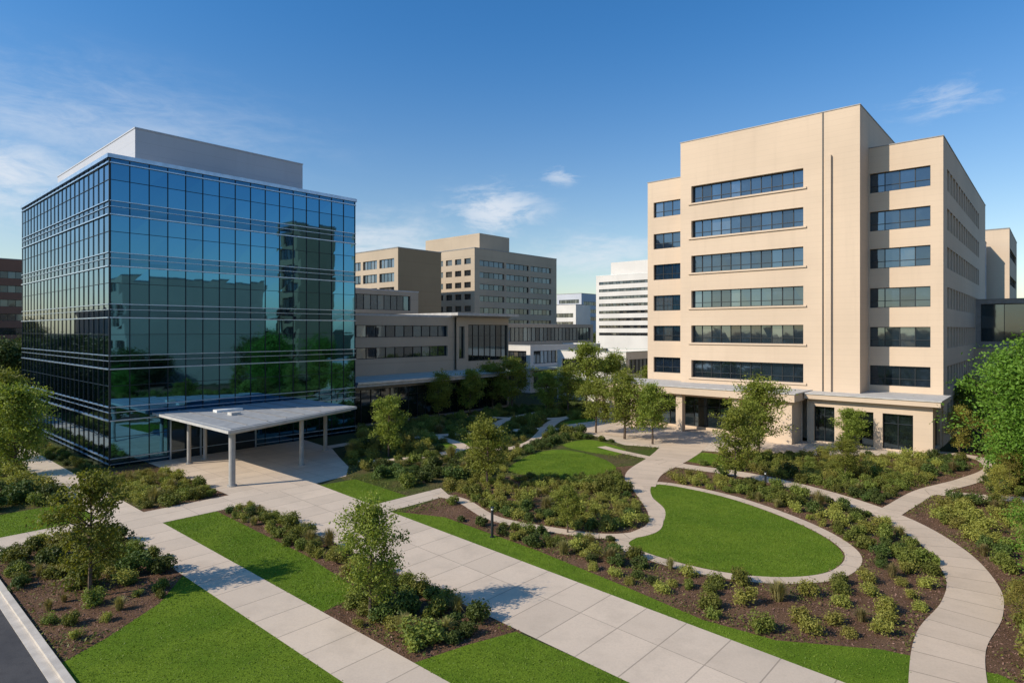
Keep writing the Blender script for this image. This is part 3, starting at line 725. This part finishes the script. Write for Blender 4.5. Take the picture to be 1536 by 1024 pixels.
mass(10,-130,-95,80,105,.8,1.2)  # out-of-view trees, also added for the left face to reflect
mass(40,-330,-150,180,330,1.2,1.8)
mass(14,15,70,262,300,1.0,1.4)
mass(14,110,190,90,160,1,1.4)
for (x,y,h) in ((-1.15,35.8,1.75),(19.5,47.5,1.1)):
    mbb=MB(); mbb.cyl(x,y,0,h-.16,.08,'frame',10); mbb.cyl(x,y,0,.05,.14,'frame',12); mbb.cyl(x,y,h-.16,h-.05,.06,'white',10); mbb.cyl(x,y,h-.05,h,.11,'frame',12); mbb.obj('bollard_light')

# ---------------------------------------------------------------- light + sky
EL=math.radians(34)
S=Vector((-.93*math.cos(EL),-.37*math.cos(EL),math.sin(EL))).normalized()
sd=bpy.data.lights.new('sun','SUN'); sd.energy=5; sd.angle=math.radians(.5); sd.color=(1,.89,.74)
so=bpy.data.objects.new('sun',sd); sc.collection.objects.link(so); so.rotation_euler=S.to_track_quat('Z','Y').to_euler(); so.location=(-40,-20,60)
w=bpy.data.worlds.new('World'); sc.world=w; w.use_nodes=True; nt=w.node_tree; nt.nodes.clear(); g=N(nt)
sky=g('ShaderNodeTexSky'); sky.sky_type='NISHITA'; sky.sun_disc=False; sky.sun_elevation=EL; sky.sun_rotation=math.atan2(S.x,S.y)
sky.air_density=1.0; sky.dust_density=.6; sky.ozone_density=2.5
tc=g('ShaderNodeTexCoord').outputs['Generated']
mpn=g('ShaderNodeMapping'); mpn.inputs['Scale'].default_value=(1,1,3.4); mpn.inputs['Rotation'].default_value=(0,.12,0); g.l(tc,mpn.inputs[0])
nz=g.noise(5,8,.65,mpn.outputs[0],.9); nz2=g.noise(16,8,.7,mpn.outputs[0],.6)
nn=g.math('ADD',g.math('MULTIPLY',nz,.6),g.math('MULTIPLY',nz2,.4))
def cmask(c,sx,sz,lo,hi,amt):
    s=g('ShaderNodeVectorMath',operation='SUBTRACT'); g.l(tc,s.inputs[0]); s.inputs[1].default_value=c
    m=g('ShaderNodeVectorMath',operation='MULTIPLY'); g.l(s.outputs[0],m.inputs[0]); m.inputs[1].default_value=(1/sx,1/sx,1/sz)
    ln=g('ShaderNodeVectorMath',operation='LENGTH'); g.l(m.outputs[0],ln.inputs[0])
    d=g.math('SUBTRACT',1,g.ramp(ln.outputs['Value'],.0,1.0))
    t=g.ramp(g.math('ADD',nn,g.math('MULTIPLY',g.math('SUBTRACT',d,.5),.12)),lo,hi)
    return g.math('MULTIPLY',g.math('MULTIPLY',t,d),amt)
ms=[cmask((-.6,.77,.27),.5,.12,.36,.75,.42),cmask((-.66,.72,.19),.26,.10,.38,.68,.9),cmask((-.024,.98,.19),.13,.07,.45,.64,.8),
    cmask((-.217,.964,.13),.24,.09,.40,.68,.7),cmask((.08,.967,.242),.055,.024,.47,.6,.55),cmask((.545,.785,.293),.13,.045,.49,.68,.35),cmask((.14,.98,.12),.2,.07,.42,.68,.6)]
acc=ms[0]
for m_ in ms[1:]: acc=g.math('MAXIMUM',acc,m_)
sz_=g('ShaderNodeSeparateXYZ'); g.l(tc,sz_.inputs[0])
tf=g.mix(g.ramp(sz_.outputs[2],-.02,.5),(1.5,1.38,1.22),(.42,1.05,1.5))
tint=g.mix(1.0,sky.outputs[0],tf,'MULTIPLY')
fin=g.mix(acc,tint,(7.4,7.8,8.4))
bgn=g('ShaderNodeBackground'); bgn.inputs['Strength'].default_value=.108; g.l(fin,bgn.inputs[0])
ow=g('ShaderNodeOutputWorld'); g.l(bgn.outputs[0],ow.inputs[0])
sc.view_settings.view_transform='Standard'; sc.view_settings.look='None'; sc.view_settings.exposure=0
cd=bpy.data.cameras.new('camera'); cd.sensor_width=36; cd.lens=21.7; cd.shift_y=-.011; cd.clip_end=6000; cd.clip_start=.1
co=bpy.data.objects.new('camera',cd); sc.collection.objects.link(co); co.location=(0,0,12); co.rotation_euler=(math.radians(90),0,0); sc.camera=co
